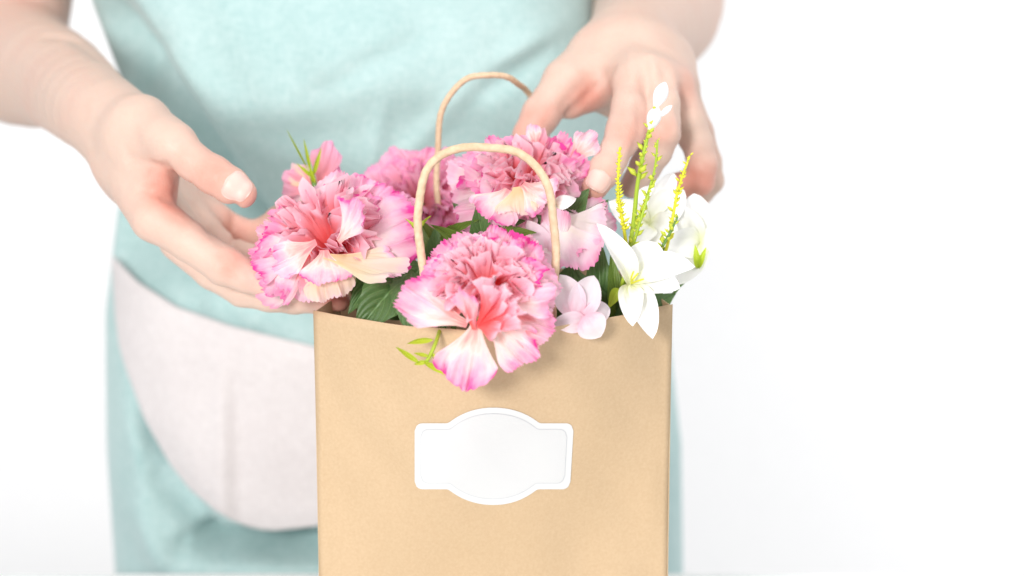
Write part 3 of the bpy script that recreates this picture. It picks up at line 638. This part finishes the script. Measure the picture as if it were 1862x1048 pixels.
# off-white curved pocket panel lying on the skirt
ctop = [(203, 466), (250, 515), (320, 560), (420, 595), (500, 615), (570, 632), (650, 650), (760, 668)]
cbot = [(203, 560), (225, 660), (262, 760), (310, 845), (390, 928), (450, 958), (500, 966), (570, 958), (760, 930)]
NPU, NPV = 90, 60; V = []; UV = []
pxs = np.linspace(203, 760, NPU)
for i in range(NPU):
    X_ = pxs[i]; y0 = np.interp(X_, [p[0] for p in ctop], [p[1] for p in ctop])
    bx = np.interp(X_, [200, 203, 207, 214, 225, 262, 310, 345, 390, 420, 450, 475, 500, 570, 760], [470, 480, 560, 620, 662, 762, 846, 890, 928, 946, 958, 964, 966, 958, 930])
    for j in range(NPV):
        py = y0 + (bx - y0) * j / (NPV - 1)
        p = at(X_, py, 0.29)
        for _ in range(4):
            yy = float(dress_front(np.array([p[0]]), np.array([p[2]]), True)[0]); p = at(X_, py, yy)
        rim = min(j, NPV - 1 - j, i) / 5.0
        ridge = (0.002 * math.exp(-((X_ - 402) / 18) ** 2) - 0.007 * sst(398, 440, X_) * (1 - 0.9 * sst(440, 640, X_))) * sst(600, 760, py)
        V.append(at(X_, py, yy - 0.0035 - ridge - 0.0015 * min(rim, 1))); UV.append((i / NPU, j / NPV))
V = np.array(V); V2 = V + np.array([0, 0.004, 0]); n = len(V)
F = [(i * NPV + j, i * NPV + j + 1, (i + 1) * NPV + j + 1, (i + 1) * NPV + j) for i in range(NPU - 1) for j in range(NPV - 1)]
for i in range(NPU - 1):
    a = i * NPV; b = a + NPV; F.append((a, b, b + n, a + n)); a += NPV - 1; b += NPV - 1; F.append((b, a, a + n, b + n))
for j in range(NPV - 1): F.append((j + 1, j, j + n, j + 1 + n))
obj('pocket', mesh('pocket', np.vstack([V, V2]), F, UV + UV), MAT['pocket'], dress)

# ------------------------------------------------------------------ body: one surface grown from a smooth distance field
def smin(a, b, k):
    h = np.maximum(k - np.abs(a - b), 0) / k; return np.minimum(a, b) - h * h * k * 0.25
def J(px, py, Y, r):                         # joint: position, radius in photo pixels there
    p = at(px, py, Y); return (p, r * mpp(p))
def seg(P, a, b):
    (pa, ra), (pb, rb) = a, b; ba = (pb - pa).astype(np.float32); v = P - pa.astype(np.float32)
    h = np.clip((v @ ba) / float(ba @ ba), 0, 1); d = v - h[:, None] * ba
    return np.sqrt(np.einsum('ij,ij->i', d, d)) - (ra + (rb - ra) * h)
def chain(P, js, k):
    r = None
    for a, b in zip(js[:-1], js[1:]):
        d = seg(P, a, b); r = d if r is None else smin(r, d, k)
    return r
def groove(P, pts, w, h):
    r = 0
    for a, b in zip(pts[:-1], pts[1:]):
        d = seg(P, (a, 0.0), (b, 0.0)); g = np.exp(-(d / w) ** 2); r = np.maximum(r, g)
    r = r * h
    return r
HL = dict(
  arm=[J(75, -640, .42, 100), J(50, -180, .41, 104), J(8, 80, .385, 113), J(108, 148, .25, 88), J(172, 201, .150, 75), J(212, 228, .118, 62)],
  palm=[[J(200, 225, .130, 46), J(222, 292, .105, 50), J(282, 396, .062, 43)],
        [J(200, 225, .14, 44), J(250, 330, .115, 48), J(325, 420, .085, 37)],
        [J(205, 222, .148, 42), J(270, 330, .14, 44), J(362, 418, .112, 34)],
        [J(215, 215, .152, 40), J(290, 320, .155, 42), J(392, 404, .135, 32)],
        [J(212, 215, .120, 48), J(256, 230, .092, 52), J(312, 262, .062, 42)],
        [J(240, 250, .09, 45), J(285, 322, .072, 34)]],
  fingers=[[J(300, 255, .066, 42), J(320, 268, .058, 40), J(352, 295, .050, 33.5), J(388, 318, .044, 35), J(420, 338, .040, 33), J(440, 352, .038, 28)],
           [J(282, 396, .062, 43), J(345, 440, .05, 36), J(408, 484, .042, 36), J(450, 503, .040, 30), J(490, 516, .04, 29), J(545, 522, .042, 24)],
           [J(325, 440, .085, 36), J(385, 496, .075, 30), J(440, 528, .067, 30), J(490, 541, .06, 26), J(535, 545, .054, 26), J(578, 547, .044, 23), J(617, 547, .034, 20.5)],
           [J(362, 418, .112, 33), J(410, 455, .11, 29), J(455, 475, .105, 29), J(510, 470, .10, 25), J(560, 445, .09, 22)],
           [J(392, 404, .135, 31), J(424, 418, .138, 27), J(458, 430, .138, 28), J(486, 418, .134, 25), J(508, 402, .130, 27), J(532, 384, .124, 25), J(556, 368, .118, 22)]],
  grooves=[([(236, 290), (262, 302), (298, 305)], .0030, .0034), ([(302, 300), (325, 332), (320, 352)], .0030, .0020), ([(262, 318), (296, 326)], .0024, .0010), ([(258, 344), (306, 358)], .0030, .0014),
           ([(300, 360), (345, 386), (398, 440)], .0030, .0010), ([(408, 466), (420, 508)], .0022, .0011), ([(396, 468), (404, 502)], .002, .0007), ([(450, 496), (458, 522)], .002, .0007), ([(397, 296), (382, 340)], .0018, .0008), ([(405, 303), (393, 346)], .0018, .0006),
           ([(428, 372), (424, 446)], .0024, .0028), ([(488, 393), (495, 430)], .0024, .0020), ([(510, 378), (524, 402)], .0022, .0012), ([(350, 372), (372, 398)], .0026, .0014),
           ([(300, 388), (332, 404)], .002, .0007), ([(215, 200), (262, 240), (300, 262)], .006, -.0008), ([(88, 62), (140, 72), (190, 112)], .007, .0030), ([(400, 545), (460, 552)], .0015, .0006)])
HR = dict(
  arm=[J(1190, -640, .42, 100), J(1212, -200, .41, 104), J(1198, 0, .385, 116), J(1174, 44, .28, 95), J(1146, 76, .195, 78), J(1138, 92, .165, 68)],
  palm=[[J(1132, 86, .182, 44), J(1135, 112, .15, 50), J(1152, 150, .112, 38)],
        [J(1150, 86, .182, 44), J(1172, 102, .15, 50), J(1190, 142, .112, 38)],
        [J(1165, 90, .186, 42), J(1200, 115, .16, 46), J(1226, 152, .125, 34)],
        [J(1172, 96, .19, 40), J(1212, 125, .17, 42), J(1240, 162, .148, 28)],
        [J(1125, 88, .178, 48), J(1085, 108, .158, 50), J(1030, 150, .135, 43)],
        [J(1130, 120, .165, 42), J(1100, 165, .155, 34), J(1118, 190, .16, 26)],
        [J(1110, 135, .14, 22), J(1070, 172, .135, 20), J(1038, 192, .13, 20)]],
  fingers=[[J(1030, 150, .135, 42), J(1003, 182, .126, 34), J(984, 208, .120, 35), J(962, 248, .115, 30), J(948, 282, .11, 25)],
           [J(1152, 152, .110, 37), J(1146, 195, .094, 34), J(1138, 238, .080, 36), J(1120, 278, .068, 30), J(1100, 310, .058, 30), J(1081, 342, .050, 24.5)],
           [J(1192, 145, .112, 38), J(1202, 190, .098, 34), J(1204, 236, .088, 36), J(1192, 275, .09, 30), J(1172, 305, .095, 29), J(1150, 338, .10, 24)],
           [J(1228, 152, .125, 34), J(1252, 220, .122, 31), J(1266, 262, .12, 30), J(1278, 300, .118, 26), J(1272, 330, .12, 27), J(1222, 338, .125, 22)],
           [J(1242, 165, .148, 27), J(1272, 240, .148, 25), J(1288, 295, .148, 24), J(1294, 330, .146, 22), J(1276, 352, .145, 20), J(1244, 362, .14, 17)]],
  grooves=[([(1113, 126), (1066, 178), (1036, 207)], .0028, .0028), ([(1092, 128), (1040, 172), (1020, 196)], .0024, .0009), ([(1165, 196), (1163, 250), (1140, 306)], .0034, .0018), ([(1234, 196), (1244, 250), (1238, 290)], .0034, .0016),
           ([(1117, 238), (1153, 245)], .0020, .0008), ([(1119, 227), (1152, 233)], .0018, .0006), ([(1087, 302), (1115, 317)], .0018, .0008), ([(1190, 240), (1222, 244)], .0020, .0008), ([(1191, 229), (1222, 233)], .0018, .0006), ([(1172, 116), (1175, 168)], .005, .0020), ([(1211, 120), (1213, 168)], .005, .0020),
           ([(1146, 98), (1152, 142)], .0035, -.0012), ([(1183, 100), (1192, 138)], .0035, -.0012), ([(1210, 112), (1228, 146)], .0035, -.0010), ([(970, 182), (1002, 206)], .002, .0007), ([(966, 192), (996, 216)], .002, .0005), ([(1060, 72), (1122, 94)], .006, .0009), ([(1076, 100), (1036, 140)], .005, -.0010),
           ([(1275, 300), (1300, 312)], .002, .0008), ([(1128, 60), (1210, 92), (1246, 112)], .007, .0016)])
def hit(px, py, H):
    """where the view ray through (px, py) first meets the ungrooved hand"""
    o = at(px, py, -0.08); d = nrm(o - CAM); t = 0.0
    for _ in range(60):
        v = float(hand_sdf((o + d * t)[None].astype(np.float32), H, False)[0])
        if v < 0.0003 or t > 0.7: break
        t += v * 0.8
    return o + d * t
def hand_sdf(P, H, crease=True):
    base = chain(P, H['arm'], 0.0015)
    for pr in H['palm']: base = smin(base, chain(P, pr, 0.006), 0.015)
    r = None
    for fg in H['fingers']:
        d = smin(base, chain(P, fg, 0.0028), 0.0045); r = d if r is None else smin(r, d, 0.0012)
    if crease:
        for pts, wv, h in H['hits']: r = r + groove(P, pts, wv, h)
    return r
for H_ in (HL, HR):
    H_['hits'] = []; q4 = catmull([np.r_[p, r] for p, r in H_['arm']], 5)     # evenly tapering arm
    H_['arm'] = [(q[:3], float(q[3])) for q in q4]
for H_ in (HL, HR):
    for pts, wv, h in H_['grooves']:
        fine = []
        for a, b in zip(pts[:-1], pts[1:]): fine += [tuple(np.array(a) + (np.array(b) - np.array(a)) * k / 3) for k in range(3)]
        fine.append(pts[-1]); H_['hits'].append(([hit(q[0], q[1], H_) for q in fine], wv, h))
TORSO = [(at(700, -560, .42), 0.075), (at(700, -300, .41), 0.085), (at(700, 300, .40), 0.075)]
def body_sdf(P):
    P = P.astype(np.float32); out = np.empty(len(P), np.float32)
    L = P[:, 0] < 0
    tor = chain(P, TORSO, 0.02)
    tor = smin(tor, chain(P, [HL['arm'][0], TORSO[0], HR['arm'][0]], 0.02), 0.04)
    if L.any(): out[L] = hand_sdf(P[L], HL)
    if (~L).any(): out[~L] = hand_sdf(P[~L], HR)
    return smin(out, tor, 0.02)
def surface_nets(fn, lo, hi, h, B=8):
    n = np.ceil((hi - lo) / h / B).astype(int) * B + 1
    D = np.ones(n, np.float32); nb = (n - 1) // B
    bi = np.stack(np.meshgrid(*[np.arange(q) for q in nb], indexing='ij'), -1).reshape(-1, 3)
    c = lo + (bi * B + B / 2) * h; d = np.concatenate([fn(q) for q in np.array_split(c, max(1, len(c) // 200000))])
    near = np.abs(d) < B * h * 1.05
    for b in bi[(d < 0) & ~near]:
        D[b[0] * B:(b[0] + 1) * B + 1, b[1] * B:(b[1] + 1) * B + 1, b[2] * B:(b[2] + 1) * B + 1] = -1
    o = np.stack(np.meshgrid(*[np.arange(B + 1)] * 3, indexing='ij'), -1).reshape(-1, 3)
    nbk = bi[near]
    for q in np.array_split(nbk, max(1, len(nbk) // 500)):
        I = (q[:, None] * B + o[None]).reshape(-1, 3); val = fn(lo + I * h); D[I[:, 0], I[:, 1], I[:, 2]] = val
    ins = D < 0
    cnt = np.zeros(tuple(k - 1 for k in n), np.uint8)
    for a in (0, 1):
        for b in (0, 1):
            for c_ in (0, 1): cnt += ins[a:n[0] - 1 + a, b:n[1] - 1 + b, c_:n[2] - 1 + c_]
    cells = np.argwhere((cnt > 0) & (cnt < 8)); del cnt
    acc = np.zeros((len(cells), 3)); num = np.zeros(len(cells))
    cor = [(a, b, c_) for a in (0, 1) for b in (0, 1) for c_ in (0, 1)]
    for e in [(p, q) for p in cor for q in cor if p < q and sum(abs(np.array(p) - q)) == 1]:
        p, q = np.array(e[0]), np.array(e[1])
        v0 = D[tuple((cells + p).T)]; v1 = D[tuple((cells + q).T)]; m = (v0 < 0) != (v1 < 0)
        t = np.where(m, v0 / np.where(m, v0 - v1, 1), 0)
        acc += np.where(m[:, None], p + t[:, None] * (q - p), 0); num += m
    V = lo + (cells + acc / num[:, None]) * h
    mul = np.array([(n[1] - 1) * (n[2] - 1), n[2] - 1, 1]); ids = cells @ mul
    F = []
    for ax in range(3):
        sl0 = [slice(None)] * 3; sl1 = [slice(None)] * 3; sl0[ax] = slice(0, -1); sl1[ax] = slice(1, None)
        a_, b_ = ins[tuple(sl0)], ins[tuple(sl1)]; ed = np.argwhere(a_ != b_); flip = a_[tuple(ed.T)]
        u, v = [(1, 2), (2, 0), (0, 1)][ax]; eu = np.zeros(3, int); ev = np.zeros(3, int); eu[u] = 1; ev[v] = 1
        ok = (ed[:, u] > 0) & (ed[:, v] > 0) & (ed[:, u] < n[u] - 1) & (ed[:, v] < n[v] - 1); ed = ed[ok]; flip = flip[ok]
        q = np.stack([np.searchsorted(ids, (ed - w_) @ mul) for w_ in (eu + ev, ev, 0 * eu, eu)], 1)
        q[~flip] = q[~flip][:, ::-1]; F.append(q)
    return V, np.vstack(F)
lo = np.array([at(-90, 200, .385)[0], 0.005, at(600, 600, .03)[2] - 0.01]); hi = np.array([at(1330, 0, .385)[0] + 0.01, 0.54, at(700, -640, .42)[2] + 0.07])
V, F = surface_nets(body_sdf, lo, hi, 0.0016)
for _ in range(2):                            # light smoothing
    A = np.zeros_like(V); Nn = np.zeros(len(V))
    for a, b in ((0, 1), (1, 2), (2, 3), (3, 0)):
        np.add.at(A, F[:, a], V[F[:, b]]); np.add.at(Nn, F[:, a], 1); np.add.at(A, F[:, b], V[F[:, a]]); np.add.at(Nn, F[:, b], 1)
    V = V * 0.5 + 0.5 * A / Nn[:, None]
bmh = bpy.data.meshes.new('body'); bmh.vertices.add(len(V)); bmh.vertices.foreach_set('co', V.astype(np.float32).ravel())
bmh.loops.add(F.size); bmh.loops.foreach_set('vertex_index', F.astype(np.int32).ravel())
bmh.polygons.add(len(F)); bmh.polygons.foreach_set('loop_start', np.arange(0, F.size, 4, dtype=np.int32)); bmh.polygons.foreach_set('use_smooth', np.ones(len(F), bool))
bmh.update(calc_edges=True)
fl = np.zeros(len(V))
for (px, py, Y, r, s) in ((445, 355, .03, .010, .55), (392, 318, .03, .010, .2), (300, 340, .06, .014, .9), (330, 380, .06, .014, .5), (415, 480, .03, .012, .6), (540, 525, .03, .02, .6), (620, 548, .04, .012, .9), (556, 368, .11, .014, .6), (430, 420, .13, .022, .6), (370, 340, .12, .03, .6),
        (1080, 345, .06, .013, .9), (1138, 238, .06, .014, .5), (1204, 236, .07, .014, .5), (1155, 150, .1, .016, .35), (1070, 180, .13, .016, .9), (1290, 325, .13, .02, .8), (1230, 345, .13, .016, .7), (950, 270, .11, .02, .6), (984, 205, .11, .012, .5), (1245, 160, .13, .014, .5), (1200, 0, .38, .05, .4), (20, 30, .38, .05, .5)):
    d = np.linalg.norm(V - (hit(px, py, HL if px < 931 else HR) if Y < .3 else at(px, py, Y)), axis=1); fl += s * np.exp(-(d / r) ** 2)
at_ = bmh.attributes.new('flush', 'FLOAT', 'POINT'); at_.data.foreach_set('value', fl.astype(np.float32))
obj('body', bmh, MAT['skin'], person)
def nail(a, b, wpx, roll=0.0, start=0.55, length=1.0, ndir=None):
    """curved nail on the last finger segment a->b, fitted to the skin surface"""
    pa, pb = at(*a), at(*b); d = nrm(pb - pa); L = np.linalg.norm(pb - pa)
    n = TO_CAM(pa) if ndir is None else np.asarray(ndir, float); n = nrm(n - d * np.dot(n, d)); x = np.cross(d, n)
    c, s = math.cos(roll), math.sin(roll); x, n = c * x + s * n, -s * x + c * n
    hw = wpx * mpp(pa) * 0.5; nu, nv = 15, 17; V = []
    for j in range(nv):
        v = -1 + 2 * j / (nv - 1); wv = (1 - abs(v) ** 3.2) ** (1 / 2.6) if abs(v) < 1 else 0.0
        wv = max(wv, 0.05)
        for i in range(nu):
            u = -1 + 2 * i / (nu - 1); o = pa + d * L * (start + length * (v * 0.5 + 0.5)); ang = u * wv * 0.95
            rd = math.cos(ang) * n + math.sin(ang) * x; V.append((o, rd, u, v))
    O_ = np.array([q[0] for q in V]); R_ = np.array([q[1] for q in V]); t0 = np.zeros(len(V)); t1 = np.full(len(V), 0.03)
    for _ in range(16):
        tm = (t0 + t1) / 2; dd = body_sdf(O_ + R_ * tm[:, None]); ins_ = dd < 0; t0 = np.where(ins_, tm, t0); t1 = np.where(ins_, t1, tm)
    ed = np.array([max(abs(q[2]), abs(q[3])) for q in V]); fr = np.array([q[3] for q in V])
    off = 0.00055 * (1 - sst(0.7, 1.0, ed)) + 0.0002 + 0.0002 * np.clip(fr, 0, 1)
    V = O_ + R_ * (t0 + off)[:, None]; V2 = V - R_ * 0.0009; F = grid_faces(nu, nv); k = len(V)
    ring = [i for i in range(nu)] + [j * nu + nu - 1 for j in range(1, nv)] + [(nv - 1) * nu + i for i in range(nu - 2, -1, -1)] + [j * nu for j in range(nv - 2, 0, -1)]
    F += [(p, q, q + k, p + k) for p, q in zip(ring, ring[1:] + ring[:1])]
    obj('fingernail', mesh('fingernail', np.vstack([V, V2]), F), MAT['nail'], person)
nail((388, 318, .044), (440, 352, .038), 40, roll=0.0, start=0.55, length=0.75, ndir=(0.25, -0.9, 0.3))
nail((1100, 310, .058), (1081, 342, .050), 34, start=0.42, length=0.95, ndir=(-0.1, -1, 0.1))
